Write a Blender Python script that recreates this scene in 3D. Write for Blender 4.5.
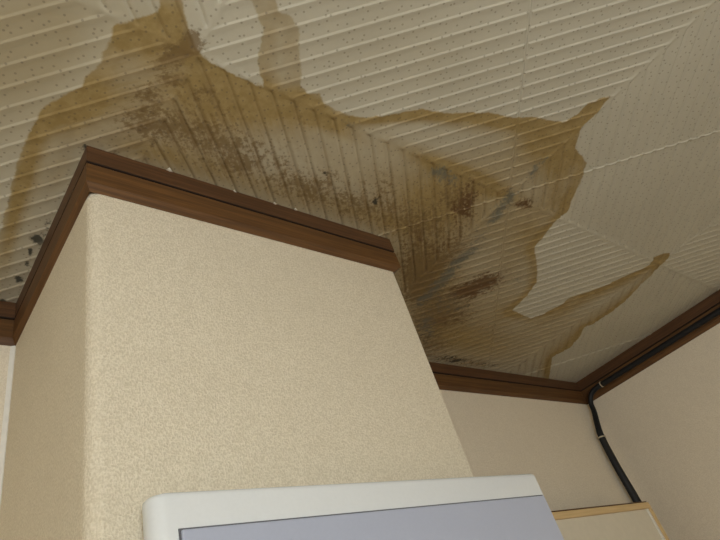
import bpy, bmesh, math, random
import numpy as np
from mathutils import Matrix, Vector

for o in list(bpy.data.objects):
    bpy.data.objects.remove(o, do_unlink=True)
scene = bpy.context.scene
C = scene.collection
random.seed(4)

# ------------------------------------------------------------------ camera, world, exposure
EYE = 1.72                      # camera height above the floor; the ceiling is 0.68 m higher
CEIL = EYE + 0.68
cam_data = bpy.data.cameras.new('camera')
cam_data.sensor_width = 36.0
cam_data.lens = 574.54 * 36.0 / 720.0
cam_data.clip_start = 0.02
cam = bpy.data.objects.new('camera', cam_data)
C.objects.link(cam)
Rm = Matrix(((0.767737, -0.196404, -0.609922),
             (-0.581315, -0.613898, -0.534043),
             (-0.269542, 0.764562, -0.585485)))
# Rm maps camera axes to world axes
cam.matrix_world = Matrix.Translation((0, 0, EYE)) @ Rm.to_4x4()
scene.camera = cam

world = bpy.data.worlds.new('World')
scene.world = world
world.use_nodes = True
bg = world.node_tree.nodes['Background']
bg.inputs[0].default_value = (0.95, 1.0, 1.05, 1)
bg.inputs[1].default_value = 0.08
LAMP_LOC = (-0.36, -0.98, EYE - 0.14)
LAMP_STRENGTH = 104.0
scene.view_settings.view_transform = 'Standard'
scene.view_settings.look = 'None'
scene.view_settings.gamma = 1.0
scene.view_settings.use_curve_mapping = False
scene.view_settings.exposure = 0.0

# ------------------------------------------------------------------ main dimensions (metres)
XL, YF, XR = 0.1624, 0.5289, 0.6912      # pillar: left face, front face, right face
YB, XW = 0.8923, 1.9119                  # back wall, right wall
X0, Y0 = -1.75, -2.35                    # left and front walls (behind the camera)
NX, NY = 0.2270, 0.3356                  # centre of the ceiling tile above the pillar
TILE = 0.9048
PITCH = TILE / 36
S2 = math.sqrt(0.5)

# water stain on the ceiling: outline and soft patches (cx, cy, 2x2 shape, weight) in metres
TIDE = [[0.0924, 0.8967], [0.0961, 0.7162], [0.094, 0.6777], [0.0915, 0.6496], [0.0867, 0.5966], [0.0869, 0.5332], [0.0911, 0.491], [0.1017, 0.4712], [0.1228, 0.4371], [0.1216, 0.4253], [0.1322, 0.3972], [0.1281, 0.3846], [0.1329, 0.3648], [0.1289, 0.3461], [0.1493, 0.3241], [0.1654, 0.3085], [0.1596, 0.2826], [0.1814, 0.2704], [0.2016, 0.3024], [0.2235, 0.3285], [0.2489, 0.3368], [0.2836, 0.3384], [0.3229, 0.3388], [0.2984, 0.3113], [0.2839, 0.2694], [0.2529, 0.2435], [0.2442, 0.2322], [0.2728, 0.216], [0.2913, 0.2377], [0.3034, 0.2339], [0.326, 0.2437], [0.3353, 0.2633], [0.3555, 0.2851], [0.3706, 0.3114], [0.3864, 0.3178], [0.4016, 0.3121], [0.4156, 0.3198], [0.437, 0.3246], [0.4578, 0.3223], [0.4863, 0.3166], [0.5073, 0.3026], [0.5381, 0.2799], [0.5614, 0.2627], [0.5809, 0.2574], [0.6164, 0.2465], [0.6425, 0.2299], [0.6803, 0.2139], [0.7036, 0.2091], [0.7312, 0.2004], [0.7559, 0.1864], [0.7866, 0.1786], [0.8218, 0.1665], [0.8327, 0.1432], [0.8303, 0.1221], [0.8448, 0.1041], [0.863, 0.0843], [0.8641, 0.1079], [0.8687, 0.1237], [0.8684, 0.1586], [0.8854, 0.1747], [0.9013, 0.1947], [0.9591, 0.2054], [0.9722, 0.2213], [0.9933, 0.243], [1.0203, 0.2845], [1.0446, 0.3148], [1.0403, 0.3418], [1.0645, 0.4233], [1.1415, 0.4741], [1.1926, 0.517], [1.2124, 0.5694], [1.2228, 0.6232], [1.317, 0.6352], [1.3394, 0.606], [1.3584, 0.5639], [1.3565, 0.5283], [1.3981, 0.4896], [1.4223, 0.456], [1.4519, 0.4036], [1.4811, 0.3519], [1.4604, 0.3257], [1.4703, 0.3102], [1.4954, 0.2936], [1.5175, 0.3107], [1.5223, 0.3342], [1.5418, 0.3754], [1.5546, 0.4208], [1.5806, 0.4788], [1.5886, 0.5355], [1.5822, 0.6035], [1.5652, 0.6181], [1.6032, 0.6626], [1.6277, 0.7186], [1.6097, 0.7743], [1.6721, 0.8289], [1.7613, 0.9043], [1.8147, 0.9864], [1.3135, 1.0505], [0.701, 0.8393], [0.2415, 0.9486], [0.1711, 1.0656], [0.1253, 1.0743]]
HOLES = []
BLOBS = {
 'wash': [[0.1722, 0.3439, 22.62, -1.67, 2.42, 29.27, 0.8], [0.1281, 0.4782, 14.62, -12.85, 33.39, 19.66, 0.75], [0.1049, 0.6022, 70.8, -4.99, -0.05, 12.2, 0.55], [0.1137, 0.7373, 96.87, -11.73, 0.45, 11.28, 0.4], [0.17, 0.4379, 19.96, -6.99, 9.81, 20.09, 0.35], [0.1641, 0.6957, 45.01, 0.22, -4.04, 11.82, -0.15], [0.1809, 0.2999, 59.37, -24.95, 20.21, 36.68, 0.3], [0.305, 0.2733, 37.51, -21.96, 6.93, 13.03, 0.15], [0.3417, 0.3723, 11.23, -2.38, 1.49, 28.68, 0.6], [0.3863, 0.3415, 21.32, -5.43, 3.26, 45.29, 0.6], [0.2908, 0.4149, 13.29, -6.44, 6.41, 13.58, 0.3], [0.4464, 0.3513, 17.19, -3.65, -1.71, 76.37, 0.6], [0.5394, 0.2914, 7.65, -7.13, 36.85, 67.2, 0.6], [0.6909, 0.2303, 7.96, -7.9, 18.82, 48.68, 0.6], [0.8131, 0.2149, 10.26, -13.32, 9.52, 20.92, 0.75], [0.8499, 0.1395, 2.93, -21.15, 51.53, 2.85, 0.8], [0.9061, 0.2364, 11.4, -15.74, 8.21, 18.98, 0.65], [0.9921, 0.2987, 15.25, -21.06, 6.69, 16.77, 0.55], [0.6104, 0.2962, 13.5, -9.25, 14.72, 57.77, -0.35], [0.7019, 0.2888, 10.44, -6.92, 5.28, 32.14, 0.1], [0.7517, 0.3362, 6.6, -3.14, 0.27, 63.56, 0.5], [0.7945, 0.2974, 8.54, -9.81, 8.35, 19.5, 0.3], [1.0285, 0.3951, 13.52, -17.29, 4.93, 13.65, 0.5], [1.0446, 0.4834, 10.4, -12.31, 3.03, 9.2, 0.35], [1.2288, 0.535, 16.51, -21.43, 3.19, 10.85, 0.35], [1.2196, 0.624, 8.73, -17.8, 14.17, 4.48, 0.4], [1.2048, 0.7677, 4.09, -3.93, 1.1, 10.26, 0.35], [1.0367, 0.7155, 6.94, -6.67, 1.94, 7.69, 0.3], [1.4018, 0.5428, 2.98, -7.18, 24.56, 9.2, 0.5], [1.4738, 0.4229, 3.23, -9.57, 29.54, 10.9, 0.55], [1.4859, 0.3213, 5.51, -34.07, 30.2, -10.79, 0.8], [1.5693, 0.5307, 2.4, -7.94, 25.16, -2.72, 0.5], [1.6092, 0.7055, 4.13, -12.73, 19.13, -6.72, 0.6], [1.6476, 0.8149, 22.06, -20.8, -2.03, 14.71, 0.6], [1.4559, 0.6345, 3.64, -8.36, 10.03, 2.62, 0.3], [1.4593, 0.5129, 4.49, -12.08, 24.62, 6.6, -0.1], [0.5287, 0.4112, 7.25, -3.23, 1.85, 16.92, 0.22], [0.2204, 0.5037, 15.05, -2.73, 3.22, 35.62, 0.45], [0.3235, 0.499, 10.83, -2.55, 1.47, 33.38, 0.45], [0.4647, 0.4969, 8.95, -3.11, 1.26, 30.32, 0.45], [0.6335, 0.49, 8.76, -4.23, 1.3, 31.36, 0.5], [0.1384, 0.5783, 57.68, 1.28, -4.47, 18.6, 0.3], [0.6998, 0.338, 8.42, -4.02, 1.64, 51.69, 0.4], [0.7155, 0.409, 8.07, -4.9, 1.49, 14.97, 0.4], [0.8183, 0.5513, 8.49, -7.68, 2.0, 6.01, 0.4], [0.2465, 0.367, 24.12, -11.13, 15.36, 30.5, 0.3], [0.8782, 0.5836, 6.01, -8.36, 4.81, 4.05, 0.4], [1.2605, 0.7804, 3.92, -3.89, 0.88, 8.74, 0.3], [0.7445, 0.4112, 9.63, -7.08, 3.83, 20.85, 0.25], [1.1141, 0.6098, 8.59, -9.58, 2.81, 10.0, 0.25], [0.254, 0.4143, 12.5, -2.62, 2.01, 15.7, 0.4], [0.8924, 0.3826, 4.96, -8.98, 7.54, 6.37, 0.35], [0.7455, 0.3569, 9.82, -6.5, 4.15, 33.19, 0.3]],
 'aged': [[0.0587, 0.4043, 9.49, -4.71, 9.03, 9.2, 1.5], [0.0553, 0.5261, 15.45, -3.31, 4.1, 8.67, 0.5], [0.1587, 0.3094, 21.55, -8.4, 20.56, 37.23, 0.3], [1.6888, 0.6044, 2.42, -6.46, 4.0, 0.84, 0.2], [0.4653, 0.2045, 4.39, -3.74, 5.2, 9.91, 0.35]],
 'dark': [[0.214, 0.3305, 37.97, -48.63, 69.35, 40.84, 1.0], [0.2015, 0.3552, 44.28, -37.97, 73.52, 63.01, 0.7], [0.217, 0.3171, 129.01, -58.55, 40.38, 75.67, 0.7], [0.1977, 0.416, 64.16, -24.83, 32.93, 66.91, 0.7], [0.22, 0.3804, 83.6, -35.61, 44.43, 88.23, 0.6], [0.2053, 0.3798, 77.12, -31.65, 35.47, 69.91, 0.4], [0.2585, 0.3776, 70.71, -33.16, 36.74, 74.07, 0.5], [0.214, 0.4512, 26.1, -4.43, 4.65, 44.13, 0.3], [0.2195, 0.4309, 13.14, -1.39, 0.23, 21.41, 0.22], [0.2141, 0.3395, 25.72, -11.29, 14.42, 27.53, 0.4], [0.3193, 0.4903, 10.93, -2.56, 1.94, 38.69, 0.3], [0.4805, 0.4905, 8.79, -3.18, 1.56, 34.53, 0.2], [0.6285, 0.4837, 8.82, -4.25, 1.25, 27.7, 0.25], [0.8068, 0.5387, 9.58, -13.22, 5.37, 4.54, 0.2], [0.9298, 0.6042, 5.59, -9.68, 7.4, 2.85, 0.2], [1.1359, 0.7592, 5.12, -5.14, 2.04, 8.85, 0.2], [0.2674, 0.4444, 16.12, -2.76, 1.4, 33.51, 0.36], [0.3227, 0.448, 16.67, -3.58, 1.55, 41.09, 0.36], [0.3599, 0.4727, 42.22, -22.16, 25.41, 58.73, 0.5], [0.2083, 0.4718, 29.74, -6.88, 10.22, 49.17, 0.35], [0.3737, 0.4353, 12.42, -3.8, 2.23, 21.29, 0.35], [0.4685, 0.4715, 17.98, -6.43, 2.03, 35.57, 0.45], [0.2802, 0.3929, 24.26, -5.72, 6.34, 45.14, 0.3], [0.1255, 0.4895, 88.32, -8.25, 10.49, 126.47, 0.5], [0.5542, 0.4607, 12.13, -5.22, 1.6, 26.44, 0.3], [0.6539, 0.4549, 10.77, -5.53, 1.51, 24.97, 0.3], [0.6006, 0.4045, 31.02, -25.3, 8.55, 20.44, 0.3], [0.5033, 0.4336, 49.05, -33.95, 18.23, 43.07, 0.3], [0.3785, 0.3508, 51.62, 5.54, -22.67, 80.82, 0.3], [0.4068, 0.3601, 70.75, -45.41, 17.4, 36.87, 0.25], [0.795, 0.3913, 24.66, -25.51, 7.76, 19.71, 0.75], [0.745, 0.3837, 26.09, -25.81, 10.71, 26.53, 0.4], [0.7639, 0.4609, 14.95, -13.94, 5.27, 14.14, 0.45], [0.8303, 0.5812, 20.96, -18.69, 3.1, 9.68, 0.7], [0.8693, 0.5412, 6.48, -14.15, 22.88, 3.38, 0.6], [0.9055, 0.6302, 9.88, -19.47, 18.12, 2.36, 0.7], [0.862, 0.4711, 13.29, -32.34, 20.5, 3.16, 0.3], [1.0331, 0.577, 7.77, -12.24, 15.18, 12.76, 0.55], [1.03, 0.7085, 7.13, -8.79, 10.44, 13.42, 0.75], [1.0948, 0.8159, 13.27, -12.37, 3.19, 14.87, 0.6], [1.2955, 0.8625, 7.67, -6.99, 0.48, 43.07, 0.6], [1.2298, 0.7136, 7.89, -8.79, 3.56, 14.98, 0.2], [1.0003, 0.6418, 7.09, -12.32, 20.35, 7.44, 0.35], [0.1675, 0.6829, 119.41, 3.12, -4.58, 11.98, 0.2], [0.1572, 0.8785, 83.43, -3.51, -4.62, 12.74, 0.25], [0.1852, 0.5194, 30.32, -4.18, 4.72, 82.35, 0.3], [0.9264, 0.3367, 28.0, -49.5, 34.37, 38.67, 0.6], [0.8505, 0.3327, 15.26, -51.95, 53.23, 5.73, 0.4], [1.4874, 0.8152, 6.66, -7.38, 1.56, 24.91, 0.25], [1.6348, 0.8478, 17.93, -23.27, 4.68, 26.99, 0.3]],
 'rust': [[0.9196, 0.3393, 27.13, -42.32, 30.7, 45.15, 1.0], [0.7908, 0.3734, 40.35, -34.41, 4.34, 18.6, 0.75], [0.7868, 0.403, 43.6, -44.17, 9.84, 25.21, 0.7], [1.0428, 0.5625, 9.33, -15.64, 19.48, 14.19, 1.0], [1.0164, 0.6054, 14.02, -19.26, 18.04, 21.28, 0.7], [0.8403, 0.511, 9.59, -19.86, 30.74, 7.66, 0.45], [0.7636, 0.4909, 25.66, -23.22, 5.42, 14.99, 0.35], [0.7892, 0.5676, 43.72, -37.84, 3.83, 11.61, 0.35], [0.1971, 0.4147, 96.38, -37.3, 49.6, 100.63, 0.4], [0.8947, 0.6714, 14.8, -23.07, 15.75, 6.1, 0.35], [1.0444, 0.7048, 9.9, -11.96, 16.46, 24.4, 0.5]],
 'mould': [[0.6867, 0.351, 32.43, -19.85, 8.04, 60.76, 0.85], [0.7323, 0.3546, 39.9, -25.98, 9.97, 78.29, 0.4], [0.8723, 0.3379, 12.24, -51.3, 64.55, -2.85, 1.0], [0.8833, 0.3831, 8.13, -34.84, 63.79, -8.16, 1.0], [0.9183, 0.4642, 13.76, -37.35, 34.73, 2.59, 0.3], [0.9116, 0.5135, 11.43, -26.83, 53.4, 7.14, 1.0], [0.9231, 0.5804, 11.25, -25.3, 43.65, 3.02, 1.0], [0.9249, 0.6513, 12.26, -23.8, 49.33, 6.04, 0.9], [1.0228, 0.7539, 28.14, -25.92, 4.53, 18.82, 0.7], [0.8652, 0.2724, 3.41, -38.43, 87.25, -27.29, 0.7], [0.8639, 0.2417, 12.44, -70.79, 56.82, -2.39, 0.45], [0.4739, 0.3365, 40.43, -9.55, -1.74, 152.63, 0.5], [1.1245, 0.518, 32.8, -32.39, 2.45, 21.84, 0.35], [0.8882, 0.4364, 10.36, -29.03, 29.05, 2.55, 0.3], [1.0465, 0.6702, 8.3, -10.93, 22.07, 26.35, 0.35], [1.3319, 0.765, 5.23, -7.05, 7.9, 14.63, 0.25], [1.5113, 0.8222, 24.28, -29.92, 6.45, 34.52, 0.4], [0.9894, 0.6448, 13.04, -16.87, 17.82, 21.07, 0.4]],
 'black': [[0.1453, 0.7237, 121.91, -30.72, 30.18, 84.58, 1.0], [0.1449, 0.7551, 240.65, -59.1, 34.79, 101.8, 0.9], [0.1478, 0.7842, 236.74, -57.39, 42.81, 130.8, 0.7], [0.1459, 0.8239, 140.03, -32.77, 28.95, 93.82, 1.0], [0.1357, 0.8874, 115.11, -24.93, 32.79, 117.35, 0.8], [0.1541, 0.5277, 262.49, -80.37, 60.69, 135.16, 1.2], [0.617, 0.4509, 37.9, -84.18, 130.0, 25.69, 0.85], [0.4974, 0.4338, 98.85, -67.81, 45.92, 108.23, 0.5], [1.269, 0.8621, 14.66, -13.57, 2.67, 52.53, 0.5], [1.1959, 0.8602, 20.67, -17.49, 0.7, 56.01, 0.4], [1.3889, 0.8563, 21.45, -22.06, 4.65, 65.89, 0.4], [0.7913, 0.5278, 58.16, -52.32, 26.89, 78.14, 0.3], [0.1602, 0.6094, 255.05, 1.94, -11.64, 44.05, 0.4], [0.1526, 0.6885, 183.82, 2.19, -8.13, 24.0, 0.4], [1.0571, 0.7912, 45.59, -41.99, 8.12, 35.98, 0.4]],
}

# ------------------------------------------------------------------ helpers
def tag(o, label=None, cat=None, group=None, kind=None):
    if label: o['label'] = label
    if cat: o['category'] = cat
    if group: o['group'] = group
    if kind: o['kind'] = kind
    return o

def link(name, me, mat, parent=None):
    o = bpy.data.objects.new(name, me)
    C.objects.link(o)
    if mat is not None and len(me.materials) == 0:
        me.materials.append(mat)
    if parent is not None:
        o.parent = parent
    return o

def mesh_from(name, verts, faces, smooth=False):
    me = bpy.data.meshes.new(name)
    me.from_pydata([tuple(map(float, v)) for v in verts], [], faces)
    me.update()
    if smooth:
        me.polygons.foreach_set('use_smooth', [True] * len(me.polygons))
    return me

def from_bm(name, bm, smooth=False):
    bmesh.ops.recalc_face_normals(bm, faces=bm.faces[:])
    me = bpy.data.meshes.new(name)
    bm.to_mesh(me)
    bm.free()
    if smooth:
        me.polygons.foreach_set('use_smooth', [True] * len(me.polygons))
    return me

def box_bm(x0, x1, y0, y1, z0, z1, bevel=0.0, seg=2):
    bm = bmesh.new()
    bmesh.ops.create_cube(bm, size=1)
    for v in bm.verts:
        v.co = Vector(((x0 + x1) / 2 + v.co.x * (x1 - x0), (y0 + y1) / 2 + v.co.y * (y1 - y0), (z0 + z1) / 2 + v.co.z * (z1 - z0)))
    if bevel:
        bmesh.ops.bevel(bm, geom=bm.edges[:], offset=bevel, segments=seg, affect='EDGES', profile=0.5)
    return bm

def prism_mesh(name, pts, z0, z1, smooth=False):
    n = len(pts)
    vs = [(x, y, z0) for x, y in pts] + [(x, y, z1) for x, y in pts]
    fs = [(i, (i + 1) % n, n + (i + 1) % n, n + i) for i in range(n)]
    fs += [tuple(range(n - 1, -1, -1)), tuple(range(n, 2 * n))]
    bm = bmesh.new()
    bv = [bm.verts.new(v) for v in vs]
    for f in fs:
        bm.faces.new([bv[i] for i in f])
    return from_bm(name, bm, smooth)

def tube_mesh(name, path, radii, seg=14, flat=1.0):
    pts = [Vector(p) for p in path]
    vs, fs = [], []
    up = Vector((0.3, 0.9, 0.1)).normalized()
    for i, p in enumerate(pts):
        t = (pts[min(i + 1, len(pts) - 1)] - pts[max(i - 1, 0)]).normalized()
        a = t.cross(up).normalized()
        b = t.cross(a).normalized()
        for k in range(seg):
            th = 2 * math.pi * k / seg
            vs.append(p + a * math.cos(th) * radii[i] + b * math.sin(th) * radii[i] * flat)
    for i in range(len(pts) - 1):
        for k in range(seg):
            k2 = (k + 1) % seg
            fs.append((i * seg + k, i * seg + k2, (i + 1) * seg + k2, (i + 1) * seg + k))
    fs.append(tuple(range(seg - 1, -1, -1)))
    fs.append(tuple((len(pts) - 1) * seg + k for k in range(seg)))
    bm = bmesh.new()
    bv = [bm.verts.new(v) for v in vs]
    for f in fs:
        bm.faces.new([bv[i] for i in f])
    return from_bm(name, bm, True)

def smooth_path(pts, n=10):
    out = []
    P = [Vector(p) for p in pts]
    for i in range(len(P) - 1):
        p0, p1, p2, p3 = P[max(i - 1, 0)], P[i], P[i + 1], P[min(i + 2, len(P) - 1)]
        for k in range(n):
            t = k / n
            out.append(0.5 * ((2 * p1) + (p2 - p0) * t + (2 * p0 - 5 * p1 + 4 * p2 - p3) * t * t + (3 * p1 - p0 - 3 * p2 + p3) * t ** 3))
    out.append(P[-1])
    return out

# ------------------------------------------------------------------ materials
class NT:
    """small helper around a node tree"""
    def __init__(self, name):
        self.mat = bpy.data.materials.new(name)
        self.mat.use_nodes = True
        self.nt = self.mat.node_tree
        self.b = self.nt.nodes['Principled BSDF']
    def node(self, t, **kw):
        n = self.nt.nodes.new(t)
        for k, v in kw.items():
            setattr(n, k, v)
        return n
    def put(self, sock, v):
        if isinstance(v, bpy.types.NodeSocket):
            self.nt.links.new(v, sock)
        else:
            sock.default_value = v
    def m(self, op, a, b=0.0, c=0.0):
        n = self.node('ShaderNodeMath', operation=op)
        self.put(n.inputs[0], a); self.put(n.inputs[1], b); self.put(n.inputs[2], c)
        return n.outputs[0]
    def step(self, x, lo, hi, a=0.0, b=1.0):
        n = self.node('ShaderNodeMapRange', interpolation_type='SMOOTHSTEP')
        self.put(n.inputs[0], x); self.put(n.inputs[1], lo); self.put(n.inputs[2], hi); self.put(n.inputs[3], a); self.put(n.inputs[4], b)
        return n.outputs[0]
    def mix(self, f, a, b):
        n = self.node('ShaderNodeMix', data_type='RGBA')
        self.put(n.inputs[0], f)
        self.put(n.inputs[6], a if isinstance(a, bpy.types.NodeSocket) else (*a, 1))
        self.put(n.inputs[7], b if isinstance(b, bpy.types.NodeSocket) else (*b, 1))
        return n.outputs[2]
    def coord(self, kind='Object'):
        return self.node('ShaderNodeTexCoord').outputs[kind]
    def scale(self, vec, s):
        n = self.node('ShaderNodeMapping')
        self.put(n.inputs[0], vec); n.inputs[3].default_value = s
        return n.outputs[0]
    def noise(self, vec, s, detail=3, rough=0.55):
        n = self.node('ShaderNodeTexNoise')
        self.put(n.inputs['Vector'], vec); n.inputs['Scale'].default_value = s
        n.inputs['Detail'].default_value = detail; n.inputs['Roughness'].default_value = rough
        return n.outputs[0]
    def attr(self, name, out='Fac'):
        return self.node('ShaderNodeAttribute', attribute_name=name).outputs[out]
    def bump(self, h, strength, dist):
        n = self.node('ShaderNodeBump')
        n.inputs['Strength'].default_value = strength; n.inputs['Distance'].default_value = dist
        self.put(n.inputs['Height'], h)
        self.put(self.b.inputs['Normal'], n.outputs[0])

def plain(name, col, rough=0.6, spec=0.3, grain=0.04, gs=60):
    t = NT(name)
    n = t.noise(t.coord(), gs, 3)
    t.put(t.b.inputs['Base Color'], t.mix(t.step(n, 0.3, 0.7), [c * (1 - grain) for c in col], [min(1, c * (1 + grain)) for c in col]))
    t.b.inputs['Roughness'].default_value = rough
    t.b.inputs['Specular IOR Level'].default_value = spec
    return t.mat

def wallpaper(name, lo, hi):
    t = NT(name)
    co = t.coord()
    a = t.noise(t.scale(co, (560, 560, 340)), 1.0, 1, 0.5)     # short upright flecks
    b = t.noise(t.scale(co, (300, 300, 640)), 1.0, 1, 0.5)     # cross threads
    h = t.m('ADD', t.m('MULTIPLY', a, 0.65), t.m('MULTIPLY', b, 0.35))
    big = t.noise(co, 7, 3)
    mid = t.noise(co, 60, 2)
    c = t.mix(t.step(h, 0.34, 0.66), lo, hi)
    c = t.mix(t.m('MULTIPLY', t.step(mid, 0.45, 0.75), 0.18), c, [x * 0.94 for x in lo])
    c = t.mix(t.m('MULTIPLY', t.step(big, 0.4, 0.75), 0.22), c, lo)
    t.put(t.b.inputs['Base Color'], c)
    t.b.inputs['Roughness'].default_value = 0.75
    t.b.inputs['Specular IOR Level'].default_value = 0.2
    t.bump(h, 0.7, 0.0025)
    return t.mat

def wood(name, base, dark, axis):
    t = NT(name)
    co = t.coord()
    s = [240, 240, 240]; s[axis] = 7
    g = t.noise(t.scale(co, s), 1.0, 4, 0.65)
    s2 = [40, 40, 40]; s2[axis] = 3
    g2 = t.noise(t.scale(co, s2), 1.0, 2)
    c = t.mix(t.step(g, 0.35, 0.7), dark, base)
    c = t.mix(t.m('MULTIPLY', t.step(g2, 0.45, 0.7), 0.45), c, dark)
    t.put(t.b.inputs['Base Color'], c)
    t.b.inputs['Roughness'].default_value = 0.5
    t.b.inputs['Specular IOR Level'].default_value = 0.3
    t.bump(g, 0.25, 0.0006)
    return t.mat

def ceiling_material():
    t = NT('grooved_ceiling_board')
    co = t.coord()
    # pinholes scattered over the board
    v = t.node('ShaderNodeTexVoronoi', voronoi_dimensions='2D', feature='F1')
    t.put(v.inputs['Vector'], co); v.inputs['Scale'].default_value = 74.0
    v.inputs['Randomness'].default_value = 0.85
    pin = t.step(v.outputs['Distance'], 0.085, 0.135, 1.0, 0.0)
    big = t.noise(co, 5, 3)
    fine = t.noise(co, 130, 4, 0.65)
    med = t.noise(co, 50, 4, 0.65)
    gco = t.attr('groove', 'Vector')
    streak = t.noise(t.scale(gco, (165, 16, 1)), 1.0, 3, 0.6)
    clean = t.mix(t.step(big, 0.35, 0.7), (0.485, 0.455, 0.358), (0.52, 0.49, 0.388))
    clean = t.mix(t.m('MULTIPLY', t.step(fine, 0.4, 0.7), 0.12), clean, (0.44, 0.40, 0.31))
    clean = t.mix(t.m('MULTIPLY', t.attr('aged'), 0.55), clean, (0.33, 0.265, 0.145))
    # stain outline: signed distance, shifted by 0.1
    d = t.m('ADD', t.m('SUBTRACT', t.attr('tide'), 0.1), t.m('MULTIPLY', t.m('SUBTRACT', med, 0.5), 0.010))
    d = t.m('ADD', d, t.m('MULTIPLY', t.m('SUBTRACT', fine, 0.5), 0.004))
    inside = t.step(d, -0.0005, 0.0035)
    rim = t.m('MULTIPLY', t.step(d, 0.003, 0.035, 1.0, 0.0), inside)
    wash = t.attr('wash')
    st = t.m('ADD', t.m('MULTIPLY', wash, t.m('ADD', 0.62, t.m('MULTIPLY', streak, 0.7))), t.m('MULTIPLY', rim, t.m('ADD', 0.22, t.m('MULTIPLY', wash, 0.5))))
    st = t.m('ADD', st, 0.26)
    st = t.m('MULTIPLY', t.m('MINIMUM', st, 1.0), inside)
    brown = t.mix(t.step(med, 0.35, 0.7), (0.265, 0.180, 0.056), (0.335, 0.24, 0.092))
    c = t.mix(t.m('MULTIPLY', st, 0.93), clean, brown)
    # dark blotches and streaks, broken up by noise that follows the grooves
    def cen(n, w):
        return t.m('MULTIPLY', t.m('SUBTRACT', n, 0.5), w)
    patt = t.m('ADD', t.m('ADD', cen(streak, 0.9), cen(med, 1.4)), cen(fine, 1.7))
    def patch(name, lo, hi, gain):
        a = t.attr(name)
        k = t.step(t.m('ADD', t.m('MULTIPLY', a, gain), patt), lo, hi)
        return t.m('MULTIPLY', k, t.step(a, 0.0, 0.35))
    dk = t.attr('dark')
    c = t.mix(t.m('MULTIPLY', patch('dark', 0.24, 0.78, 0.85), 0.78), c, (0.165, 0.104, 0.038))
    c = t.mix(t.m('MULTIPLY', patch('rust', 0.26, 0.80, 0.85), 0.9), c, (0.115, 0.058, 0.022))
    c = t.mix(t.m('MULTIPLY', patch('mould', 0.20, 0.85, 0.85), 0.8), c, (0.13, 0.135, 0.108))
    bl = t.attr('black')
    k = t.m('MULTIPLY', t.step(t.m('ADD', t.m('MULTIPLY', bl, 0.9), t.m('ADD', 0.4, t.m('MULTIPLY', patt, 0.8))), 0.66, 1.05), t.step(bl, 0.02, 0.3))
    c = t.mix(t.m('MULTIPLY', k, 0.9), c, (0.028, 0.03, 0.024))
    # scattered mildew specks inside the stain
    v2 = t.node('ShaderNodeTexVoronoi', voronoi_dimensions='2D', feature='F1')
    t.put(v2.inputs['Vector'], co); v2.inputs['Scale'].default_value = 60.0
    # grime gathered beside the ribs where the board is stained
    sep = t.node('ShaderNodeSeparateXYZ'); t.put(sep.inputs[0], gco)
    rb = t.m('PINGPONG', t.m('ADD', t.m('MULTIPLY', sep.outputs[0], 1 / PITCH), 400.0), 0.5)
    grime = t.m('MULTIPLY', t.m('MULTIPLY', t.step(rb, 0.06, 0.30, 1.0, 0.0), inside), t.m('MINIMUM', t.m('ADD', t.m('MULTIPLY', dk, 0.6), 0.10), 0.45))
    c = t.mix(t.m('MULTIPLY', grime, t.step(streak, 0.3, 0.6, 0.35, 1.0)), c, (0.19, 0.125, 0.055))
    sp = t.m('MULTIPLY', t.step(v2.outputs['Distance'], 0.06, 0.2, 1.0, 0.0), t.step(dk, 0.1, 0.4))
    c = t.mix(t.m('MULTIPLY', sp, 0.35), c, (0.11, 0.07, 0.035))
    c = t.mix(t.m('MULTIPLY', pin, 0.40), c, (0.10, 0.075, 0.05))
    t.put(t.b.inputs['Base Color'], c)
    t.b.inputs['Roughness'].default_value = 0.7
    t.b.inputs['Specular IOR Level'].default_value = 0.2
    t.bump(fine, 0.12, 0.0008)
    return t.mat

M_PAPER = wallpaper('cream_woven_wallpaper', (0.605, 0.525, 0.385), (0.765, 0.685, 0.535))
M_PAPER2 = wallpaper('pinkish_beige_wallpaper', (0.74, 0.65, 0.505), (0.845, 0.755, 0.605))
M_CEIL = ceiling_material()
M_BACK = plain('board_backing', (0.30, 0.25, 0.18), 0.9)
WB, WD = (0.158, 0.075, 0.024), (0.09, 0.042, 0.015)
M_WOOD = [wood('stained_wood_along_x', WB, WD, 0), wood('stained_wood_along_y', WB, WD, 1)]
UB, UD = (0.125, 0.058, 0.024), (0.075, 0.035, 0.015)
M_WOODU = [wood('dark_stained_wood_along_x', UB, UD, 0), wood('dark_stained_wood_along_y', UB, UD, 1)]
M_GAP = plain('painted_gap_shade', (0.028, 0.016, 0.009), 0.9)  # near-black colour stands in for shade in the gap under the upper batten
M_PLASTIC = plain('off_white_plastic', (0.72, 0.735, 0.73), 0.16, 0.6, 0.01, 300)
M_PANEL = plain('blue_grey_panel', (0.42, 0.447, 0.54), 0.32, 0.5, 0.01, 300)
M_SEAM = plain('dark_seam', (0.12, 0.12, 0.13), 0.7)
M_CABLE = plain('black_rubber', (0.006, 0.0065, 0.008), 0.55, 0.4)
M_TIE = plain('pale_plastic_tie', (0.55, 0.47, 0.32), 0.5)
M_TAN = wood('pale_tan_wood', (0.74, 0.54, 0.28), (0.66, 0.47, 0.23), 0)
M_TANV = wood('pale_tan_wood_upright', (0.74, 0.54, 0.28), (0.66, 0.47, 0.23), 2)
M_CREAM = plain('cream_panel', (0.72, 0.66, 0.53), 0.5, 0.4, 0.02)
M_WHITE = plain('white_bead', (0.78, 0.74, 0.66), 0.45)
M_CAULK = plain('white_caulk', (0.78, 0.75, 0.68), 0.6)
M_FLECK = plain('torn_white_paper', (0.62, 0.57, 0.46), 0.8)
M_FLOOR = wood('floor_boards', (0.40, 0.27, 0.15), (0.31, 0.20, 0.11), 1)

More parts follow.
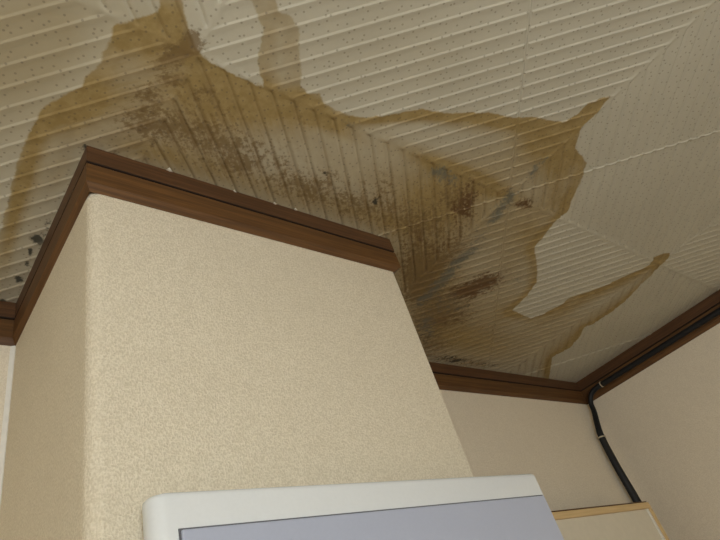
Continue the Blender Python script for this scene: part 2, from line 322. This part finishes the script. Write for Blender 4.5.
# ------------------------------------------------------------------ room shell
TH = 0.10
def wall(name, x0, x1, y0, y1, label):
    o = link(name, from_bm(name, box_bm(x0, x1, y0, y1, 0, CEIL + 0.004)), M_PAPER2)
    return tag(o, label, 'wall', None, 'structure')
wall_back = wall('wall_back', X0 - TH, XW + TH, YB, YB + TH, 'beige textured wallpaper wall behind the pillar')
wall_right = wall('wall_right', XW, XW + TH, Y0 - TH, YB, 'beige textured wallpaper wall at the right with black cable along its top')
wall_left = wall('wall_left', X0 - TH, X0, Y0 - TH, YB, 'beige textured wallpaper wall left of the pillar, out of view')
wall_front = wall('wall_front', X0, XW, Y0 - TH, Y0, 'beige textured wallpaper wall behind the viewer')
fl = link('floor', from_bm('floor', box_bm(X0 - TH, XW + TH, Y0 - TH, YB + TH, -0.05, 0)), M_FLOOR)
tag(fl, 'brown board floor below the stained ceiling', 'floor', None, 'structure')

# pillar: rounded front corners, standing against the back wall
def arc(cx, cy, r, a0, a1, n=10):
    return [(cx + r * math.cos(math.radians(a0 + (a1 - a0) * i / n)), cy + r * math.sin(math.radians(a0 + (a1 - a0) * i / n))) for i in range(n + 1)]
RL, RR = 0.016, 0.004
pts = [(XL, YB + 0.001)] + arc(XL + RL, YF + RL, RL, 180, 270) + arc(XR - RR, YF + RR, RR, 270, 360, 6) + [(XR, YB + 0.001)]
me = prism_mesh('wall_pillar', pts, 0, CEIL + 0.004, True)
po = link('wall_pillar', me, M_PAPER)
me.set_sharp_from_angle(angle=math.radians(40))
tag(po, 'cream textured wallpaper pillar with a rounded corner below the stained ceiling', 'pillar', None, 'structure')
ck = link('caulk_strip', prism_mesh('caulk_strip', [(XL - 0.007, YB + 0.001), (XL - 0.007, YB - 0.0015), (XL - 0.0015, YB - 0.004), (XL + 0.001, YB - 0.003), (XL + 0.001, YB + 0.001)], 0, CEIL - 0.084), M_CAULK, wall_back)
ck['label'] = 'white caulk strip'

# ------------------------------------------------------------------ cornice trim: two battens and a dark strip painting the shade between them
loop = [(X0, YB), (XL, YB), (XL, YF), (XR, YF), (XR, YB), (XW, YB), (XW, Y0), (X0, Y0)]
SEG_SCALE = {3: 2.6}             # the battens on the right side of the pillar are thicker
def offset_loop(o):
    n = len(loop); out = []
    for i in range(n):
        p, a, b = Vector(loop[i]), Vector(loop[i - 1]), Vector(loop[(i + 1) % n])
        d1, d2 = (p - a).normalized(), (b - p).normalized()
        n1, n2 = Vector((d1.y, -d1.x)), Vector((d2.y, -d2.x))   # right-hand side is the room
        out.append(p + (n1 * SEG_SCALE.get((i - 1) % n, 1.0) + n2 * SEG_SCALE.get(i, 1.0)) * o)
    return out
def batten(name, i, prof, mat, parent):
    """prof: list of (projection, z) forming a closed section; mitred at both ends"""
    n = len(loop)
    bm = bmesh.new()
    rings = []
    for j in (i, (i + 1) % n):
        ring = []
        for o, z in prof:
            q = offset_loop(o)[j]
            ring.append(bm.verts.new((q.x, q.y, CEIL + z)))
        rings.append(ring)
    k = len(prof)
    for a in range(k):
        b = (a + 1) % k
        bm.faces.new((rings[0][a], rings[0][b], rings[1][b], rings[1][a]))
    bm.faces.new(rings[0]); bm.faces.new(list(reversed(rings[1])))
    return link(name, from_bm(name, bm), mat, parent)
LOW = [(0.0, -0.083), (0.0045, -0.0745), (0.0065, -0.0715), (0.0065, -0.0372), (0.0060, -0.0365), (0.0, -0.0365)]
UPP = [(0.0, -0.0320), (0.0062, -0.0320), (0.0065, -0.0310), (0.0065, -0.002), (0.0060, -0.0005), (0.0, -0.0005)]
GAP = [(0.0, -0.0370), (0.0015, -0.0370), (0.0015, -0.0334), (0.0063, -0.0334), (0.0063, -0.0318), (0.0, -0.0318)]  # section with a thin dark slab below the upper batten, painted shade
trim_labels = ['dark brown cornice on the back wall left of the pillar', 'dark brown cornice on the left side of the pillar',
    'brown two-step cornice across the front of the pillar', 'brown cornice on the hidden right side of the pillar',
    'dark brown cornice on the back wall right of the pillar', 'dark brown cornice on the right wall carrying the black cable',
    'brown cornice on the wall behind the viewer', 'brown cornice on the left wall, out of view']
for i in range(len(loop)):
    ax = 0 if abs(loop[i][0] - loop[(i + 1) % len(loop)][0]) > 0.01 else 1
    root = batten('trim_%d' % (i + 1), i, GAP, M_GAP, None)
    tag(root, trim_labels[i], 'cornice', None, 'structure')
    batten('lower_batten', i, LOW, M_WOOD[ax], root)
    batten('upper_batten', i, UPP, M_WOODU[ax], root)

# ------------------------------------------------------------------ ceiling of grooved square boards laid diagonally
ceil = link('ceiling', from_bm('ceiling', box_bm(X0 - TH, XW + TH, Y0 - TH, YB + TH, CEIL + 0.012, CEIL + 0.06)), M_BACK)
tag(ceil, 'off-white grooved board ceiling with a large brown water stain around the pillar', 'ceiling', None, 'structure')

def sdf(poly, x, y):
    P = np.array(poly); n = len(P)
    best = np.full(x.shape, 1e9); inside = np.zeros(x.shape, bool)
    for i in range(n):
        ax, ay = P[i]; bx, by = P[(i + 1) % n]
        ex, ey = bx - ax, by - ay
        tt = np.clip(((x - ax) * ex + (y - ay) * ey) / (ex * ex + ey * ey + 1e-12), 0, 1)
        best = np.minimum(best, (x - ax - tt * ex) ** 2 + (y - ay - tt * ey) ** 2)
        if by != ay:
            cond = ((ay > y) != (by > y)) & (x < (bx - ax) * (y - ay) / (by - ay) + ax)
            inside ^= cond
    return np.where(inside, 1, -1) * np.sqrt(best)

GW, GR, GD = 0.0020, 0.0090, 0.0014           # rib: steep side, sloping side, height
def relief(u, v):
    a, b = np.abs(u), np.abs(v)
    k = 0.014
    h = np.clip(0.5 + 0.5 * (b - a) / k, 0, 1)
    m = b * (1 - h) + a * h - k * h * (1 - h) * 0.55          # rounded turn of each groove at the diagonals
    sgn = np.where(a < b, np.sign(u), np.sign(v))
    w = m * np.where(sgn == 0, 1, sgn) / PITCH
    dl = (w - np.round(w)) * PITCH
    q = np.abs(dl)
    g = np.where(dl < 0, np.clip(1 + dl / GW, 0, 1), np.clip(1 - dl / GR, 0, 1))   # steep near side, long soft far side
    slot = np.clip(1 - q / 0.0034, 0, 1) * 0.0019              # plain slots in the two other quarters of the board
    prof = np.where(a < b + 0.006, -g * GD, slot)
    fold = np.clip(1 - np.minimum(np.abs(u + v), np.abs(u - v)) * S2 / 0.0055, 0, 1)   # low raised fold along both diagonals
    prof = prof * (1 - fold) - 0.0013 * fold
    e = TILE / 2 - np.maximum(a, b)
    edge = np.clip(1 - e / 0.0026, 0, 1)
    lip = np.where(a > b, -0.0019 * edge * np.clip((q - 0.0035) / 0.002, 0, 1), 0.0006 * edge)          # raised lip along the joint, broken at each rib
    return np.where(e < 0.0028, lip, prof), m, np.maximum(a, b)

def make_tile(iu, iv, per, stained, clip):
    # grid lines gathered at the grooves
    offs = {9: (0, .0010, .0020, .0034, .0060, .009), 5: (0, .0020, .0034, .009), 3: (0, .0034)}[per]
    base = np.array(sorted({o for q in offs for o in (q, -q)}))
    s = (np.arange(-18, 19)[:, None] * PITCH + base[None, :]).ravel()
    s = np.concatenate([[-TILE / 2, -TILE / 2 + 0.0025], s[(s > -TILE / 2 + 0.003) & (s < TILE / 2 - 0.003)], [TILE / 2 - 0.0025, TILE / 2]])
    n = len(s)
    u, v = np.meshgrid(s, s, indexing='ij')
    u = u.ravel(); v = v.ravel()
    z, gm, ga = relief(u, v)
    cu, cv = iu * TILE, iv * TILE
    cx, cy = NX + (cu - cv) * S2, NY + (cu + cv) * S2
    x = (u - v) * S2; y = (u + v) * S2                        # local to the tile centre
    idx = np.arange(n * n).reshape(n, n)
    q = np.stack([idx[:-1, :-1], idx[:-1, 1:], idx[1:, 1:], idx[1:, :-1]], -1).reshape(-1, 4)
    if clip:
        fx = cx + x[q].mean(1); fy = cy + y[q].mean(1)
        keep = (fx < XW - 0.002) & (fx > X0 + 0.002) & (fy < YB - 0.002) & (fy > Y0 + 0.002)
        keep &= ~((fx > XL + 0.004) & (fx < XR - 0.004) & (fy > YF + 0.004))
        q = q[keep]
    # edge skirt so each board has thickness
    r = np.concatenate([idx[0, :], idx[1:, -1], idx[-1, -2::-1], idx[-2:0:-1, 0]])
    nb = n * n
    vx = np.concatenate([x, x[r]]); vy = np.concatenate([y, y[r]]); vz = np.concatenate([z, np.full(len(r), 0.011)])
    k = np.arange(len(r)); k2 = (k + 1) % len(r)
    sk = np.stack([r[k], r[k2], nb + k2, nb + k], -1)
    if clip:
        fx = cx + vx[sk].mean(1); fy = cy + vy[sk].mean(1)
        keep = (fx < XW - 0.002) & (fx > X0 + 0.002) & (fy < YB - 0.002) & (fy > Y0 + 0.002)
        keep &= ~((fx > XL + 0.004) & (fx < XR - 0.004) & (fy > YF + 0.004))
        sk = sk[keep]
    if len(q) == 0:
        return None
    q = np.concatenate([q, sk])
    used = np.unique(q); remap = np.full(len(vx), -1); remap[used] = np.arange(len(used))
    q = remap[q]; vx = vx[used]; vy = vy[used]; vz = vz[used]
    me = bpy.data.meshes.new('ceiling_tile')
    me.vertices.add(len(vx))
    me.vertices.foreach_set('co', np.stack([vx, vy, vz], -1).astype(np.float32).ravel())
    me.loops.add(q.size); me.polygons.add(len(q))
    me.loops.foreach_set('vertex_index', q.astype(np.int32).ravel())
    me.polygons.foreach_set('loop_start', np.arange(0, q.size, 4, dtype=np.int32))
    me.polygons.foreach_set('use_smooth', np.ones(len(q), bool))
    me.update(calc_edges=True)
    gmf = np.concatenate([gm, gm[r]])[used]; gaf = np.concatenate([ga, ga[r]])[used]
    at = me.attributes.new('groove', 'FLOAT_VECTOR', 'POINT')
    at.data.foreach_set('vector', np.stack([gmf + iu * 123 * PITCH, gaf + iv * 1.7, np.zeros_like(gmf)], -1).astype(np.float32).ravel())
    if stained:
        wx, wy = vx + cx, vy + cy
        sd = sdf(TIDE, wx, wy)
        for hpoly in HOLES:
            sd = np.minimum(sd, -sdf(hpoly, wx, wy))
        at = me.attributes.new('tide', 'FLOAT', 'POINT')
        at.data.foreach_set('value', np.clip(sd + 0.1, 0, 0.4).astype(np.float32))
        for nm, lst in BLOBS.items():
            acc = np.zeros_like(wx)
            for bx, by, a, b, c, dd, w in lst:
                dx, dy = wx - bx, wy - by
                acc += w * np.exp(-((a * dx + b * dy) ** 2 + (c * dx + dd * dy) ** 2))
            at = me.attributes.new(nm, 'FLOAT', 'POINT')
            at.data.foreach_set('value', np.clip(acc, 0, 1.3).astype(np.float32))
    me.materials.append(M_CEIL)
    return me

DETAIL = {(0, 0): 9, (0, -1): 9, (1, -1): 9, (1, 0): 9, (2, -1): 5, (0, 1): 5, (1, 1): 5}
shared = None
for iu in range(-5, 6):
    for iv in range(-5, 6):
        cx, cy = NX + (iu - iv) * TILE * S2, NY + (iu + iv) * TILE * S2
        hd = TILE * S2
        if cx + hd < X0 + 0.01 or cx - hd > XW - 0.01 or cy + hd < Y0 + 0.01 or cy - hd > YB - 0.01:
            continue
        whole = cx - hd > X0 and cx + hd < XW and cy - hd > Y0 and cy + hd < YB and not (cx + hd > XL and cx - hd < XR and cy + hd > YF)
        key = (iu, iv)
        if key in DETAIL:
            me = make_tile(iu, iv, DETAIL[key], True, not whole)
        elif whole:
            if shared is None:
                shared = make_tile(0, 0, 5, False, False)
            me = shared
        else:
            me = make_tile(iu, iv, 3, False, True)
        if me is None:
            continue
        t = link('ceiling_tile', me, None, ceil)
        t.location = (cx, cy, CEIL)

# torn bits of white facing paper hanging at the cornice edge
def fleck(x, y, lx, ly, ang):
    vs, fs = [], []
    n = 6
    for i in range(n):
        for j in (0, 1):
            a = i / (n - 1)
            w = ly * (0.6 + 0.4 * math.sin(3.1 * a + 1))
            vs.append(((a - 0.5) * lx, (j - 0.5) * w, -0.0015 - 0.0025 * math.sin(math.pi * a) * (1 - 0.6 * j)))
    for i in range(n - 1):
        fs.append((2 * i, 2 * i + 1, 2 * i + 3, 2 * i + 2))
    top = len(vs)
    vs += [(a, b, c + 0.0012) for a, b, c in vs]
    fs += [tuple(top + q for q in reversed(f)) for f in fs[:n - 1]]
    for i in range(n - 1):
        fs.append((2 * i + 2, top + 2 * i + 2, top + 2 * i, 2 * i)); fs.append((2 * i + 1, top + 2 * i + 1, top + 2 * i + 3, 2 * i + 3))
    fs.append((0, top, top + 1, 1)); fs.append((2 * n - 1, top + 2 * n - 1, top + 2 * n - 2, 2 * n - 2))
    o = link('torn_paper', mesh_from('torn_paper', vs, fs, True), M_FLECK, ceil)
    o.location = (x, y, CEIL); o.rotation_euler = (0, 0, ang)
    o['label'] = 'curled scrap of torn white facing paper'
fleck(0.2710, 0.5215, 0.009, 0.007, 0.4)
fleck(0.4506, 0.5220, 0.006, 0.005, 0.0)
fleck(0.3774, 0.5229, 0.006, 0.004, 0.2)
fleck(0.4915, 0.5208, 0.006, 0.004, 0.2)

# ------------------------------------------------------------------ black cable along the right cornice and down the corner
zc = EYE
path = smooth_path([(XW - 0.021, Y0 + 0.25, zc + 0.621), (XW - 0.021, -1.0, zc + 0.622), (XW - 0.021, 0.0, zc + 0.620), (XW - 0.021, 0.5, zc + 0.621), (XW - 0.021, 0.76, zc + 0.622),
    (XW - 0.026, 0.835, zc + 0.618), (XW - 0.030, 0.862, zc + 0.590), (XW - 0.036, 0.866, zc + 0.555), (XW - 0.060, 0.868, zc + 0.505), (XW - 0.073, 0.870, zc + 0.460),
    (XW - 0.076, 0.871, zc + 0.37), (XW - 0.070, 0.871, zc + 0.26), (XW - 0.068, 0.871, zc + 0.10), (XW - 0.068, 0.871, zc - 0.35)], 8)
rad = []
for p in path:
    if p.z > zc + 0.60: r = 0.0125
    elif p.z > zc + 0.46: r = 0.0115 + (zc + 0.60 - p.z) / 0.14 * 0.0045
    else: r = min(0.0185, 0.016 + (zc + 0.46 - p.z) / 0.2 * 0.002)
    rad.append(r * 0.72)
cable = link('black_cable', tube_mesh('black_cable', path, rad, 14, 0.85), M_CABLE)
tag(cable, 'thick black cable along the right cornice and down the room corner', 'cable')
def ring_tie(p, t, r, w, lab):
    bm = bmesh.new()
    t = Vector(t).normalized()
    a = t.cross(Vector((0.2, 1, 0.3))).normalized(); b = t.cross(a).normalized()
    N = 18; rows = []
    for s, rr in ((-w, r), (-w, r + 0.0015), (w, r + 0.0015), (w, r)):
        rows.append([bm.verts.new(Vector(p) + t * s + (a * math.cos(2 * math.pi * k / N) + b * math.sin(2 * math.pi * k / N) * 0.9) * rr) for k in range(N)])
    for i in range(4):
        for k in range(N):
            bm.faces.new((rows[i][k], rows[i][(k + 1) % N], rows[(i + 1) % 4][(k + 1) % N], rows[(i + 1) % 4][k]))
    o = link('cable_tie', from_bm('cable_tie', bm), M_TIE, cable)
    o['label'] = lab
ring_tie((XW - 0.073, 0.870, zc + 0.462), (0.1, 0, 1), 0.0125, 0.002, 'pale tie on the upright run')
ring_tie((XW - 0.0245, 0.800, zc + 0.6215), (0, 1, 0.02), 0.0093, 0.0016, 'pale tie near the corner')

# ------------------------------------------------------------------ off-white appliance with blue-grey front panel, on the front of the pillar
AX0, AX1, AY, AZ1, AZ0 = 0.2005, 0.763, 0.478, EYE + 0.1885, EYE - 0.16
ap = bpy.data.objects.new('wall_appliance', None); C.objects.link(ap)
ap.location = (AX0, YF, AZ0); ap.rotation_euler = (0, -0.011, 0)   # hangs slightly askew
tag(ap, 'off-white plastic appliance with a blue-grey front panel in front of the pillar', 'appliance')
def child(name, me, mat):
    o = link(name, me, mat, ap)
    o.matrix_parent_inverse = Matrix.Translation((-AX0, -YF, -AZ0))
    return o
AYB = 0.503
plan = arc(AX0 + 0.008, AYB - 0.008, 0.008, 90, 180, 6) + arc(AX0 + 0.014, AY + 0.014, 0.014, 180, 270, 10) + arc(AX1 - 0.004, AY + 0.004, 0.004, 270, 360, 5) + [(AX1, AYB)]
pcx, pcy = (AX0 + AX1) / 2, (AY + AYB) / 2
bm = bmesh.new(); rows = []
for z, ins in ((AZ0, 0.005), (AZ0 + 0.005, 0.0), (AZ1 - 0.005, 0.0), (AZ1 - 0.0024, 0.0008), (AZ1 - 0.0008, 0.0026), (AZ1, 0.005)):
    rows.append([bm.verts.new((pcx + (x - pcx) * (1 - ins / (AX1 - pcx)), pcy + (y - pcy) * (1 - ins / (AYB - pcy) * 0.6), z)) for x, y in plan])
for i in range(len(rows) - 1):
    for k in range(len(plan)):
        k2 = (k + 1) % len(plan)
        bm.faces.new((rows[i][k], rows[i][k2], rows[i + 1][k2], rows[i + 1][k]))
bm.faces.new(list(reversed(rows[0]))); bm.faces.new(rows[-1])
me = from_bm('casing', bm, True); me.set_sharp_from_angle(angle=math.radians(40))
child('mounting_plate', from_bm('mounting_plate', box_bm(AX0 + 0.06, XR - 0.02, AYB - 0.004, YF + 0.0005, AZ0 + 0.03, AZ1 - 0.06, 0.002)), M_PLASTIC)
casing = child('casing', me, M_PLASTIC)
PZ = EYE + 0.1548
seam = child('panel_seam', from_bm('panel_seam', box_bm(AX0 + 0.0218, AX1 - 0.0065, AY - 0.0012, AY + 0.004, AZ0 + 0.02, PZ + 0.0016)), M_SEAM)
panel = child('front_panel', from_bm('front_panel', box_bm(AX0 + 0.0235, AX1 - 0.0085, AY - 0.0040, AY + 0.003, AZ0 + 0.022, PZ, 0.0014, 2)), M_PANEL)
panel['label'] = 'blue-grey front panel'

# ------------------------------------------------------------------ cream cupboard with tan frame on the back wall
CX0, CX1, CY, CZ1, CZ0 = 0.98, 1.755, 0.80, EYE + 0.2315, EYE - 0.42
cb = bpy.data.objects.new('wall_cupboard', None); C.objects.link(cb)
cb.location = ((CX0 + CX1) / 2, YB, CZ0)
tag(cb, 'cream cupboard with a tan wooden frame on the back wall below the cable', 'cupboard')
def cchild(name, bm, mat, label=None):
    o = link(name, from_bm(name, bm), mat, cb)
    o.matrix_parent_inverse = Matrix.Translation(-cb.location)
    if label: o['label'] = label
    return o
cchild('carcass', box_bm(CX0 + 0.004, CX1 - 0.004, CY + 0.012, YB, CZ0 + 0.004, CZ1 - 0.004), M_TAN)
cchild('top_rail', box_bm(CX0, CX1, CY, CY + 0.02, CZ1 - 0.0165, CZ1, 0.002), M_TAN, 'tan wooden top rail')
cchild('bottom_rail', box_bm(CX0, CX1, CY, CY + 0.02, CZ0, CZ0 + 0.0165, 0.002), M_TAN)
for xa in (CX0, CX1 - 0.016):
    cchild('stile', box_bm(xa, xa + 0.016, CY, CY + 0.02, CZ0 + 0.0165, CZ1 - 0.0165, 0.0015), M_TANV)
cchild('top_strip', box_bm(CX0 + 0.002, CX1 - 0.002, CY + 0.004, YB, CZ1, CZ1 + 0.004, 0.001), M_WOOD[0], 'thin dark strip on top')  # thin dark strip laid along the top of the cupboard
cchild('panel', box_bm(CX0 + 0.017, CX1 - 0.017, CY + 0.006, CY + 0.014, CZ0 + 0.017, CZ1 - 0.017), M_CREAM, 'cream panel')
for xa in (CX0 + 0.0165, CX1 - 0.0265):
    cchild('bead', box_bm(xa, xa + 0.010, CY + 0.002, CY + 0.012, CZ0 + 0.0165, CZ1 - 0.0165, 0.002), M_WHITE, 'white bead beside the panel')

# ------------------------------------------------------------------ pendant lamp of the room (behind the viewer)
lp = bpy.data.objects.new('pendant_lamp', None); C.objects.link(lp)
lp.location = LAMP_LOC
tag(lp, 'round opal glass pendant lamp hanging behind the viewer', 'lamp')
def lchild(name, me, mat):
    return link(name, me, mat, lp)
bm = bmesh.new(); bmesh.ops.create_uvsphere(bm, u_segments=32, v_segments=20, radius=0.13)
for v in bm.verts: v.co.z *= 0.8
te = NT('lit_opal_glass')
te.b.inputs['Base Color'].default_value = (0.9, 0.85, 0.75, 1)
te.b.inputs['Emission Color'].default_value = (0.93, 1.0, 1.06, 1)
te.b.inputs['Emission Strength'].default_value = LAMP_STRENGTH
lchild('globe', from_bm('globe', bm, True), te.mat)
top = CEIL - LAMP_LOC[2]
lchild('cord', tube_mesh('cord', [(0, 0, 0.12), (0, 0, top - 0.02)], [0.004, 0.004], 10), M_CABLE)
bm = bmesh.new(); bmesh.ops.create_cone(bm, segments=24, radius1=0.035, radius2=0.03, depth=0.04, cap_ends=True)
for v in bm.verts: v.co.z += 0.115
lchild('socket', from_bm('socket', bm), M_PLASTIC)
bm = bmesh.new(); bmesh.ops.create_cone(bm, segments=24, radius1=0.04, radius2=0.055, depth=0.022, cap_ends=True)
for v in bm.verts: v.co.z += top - 0.011
lchild('ceiling_rose', from_bm('ceiling_rose', bm), M_PLASTIC)
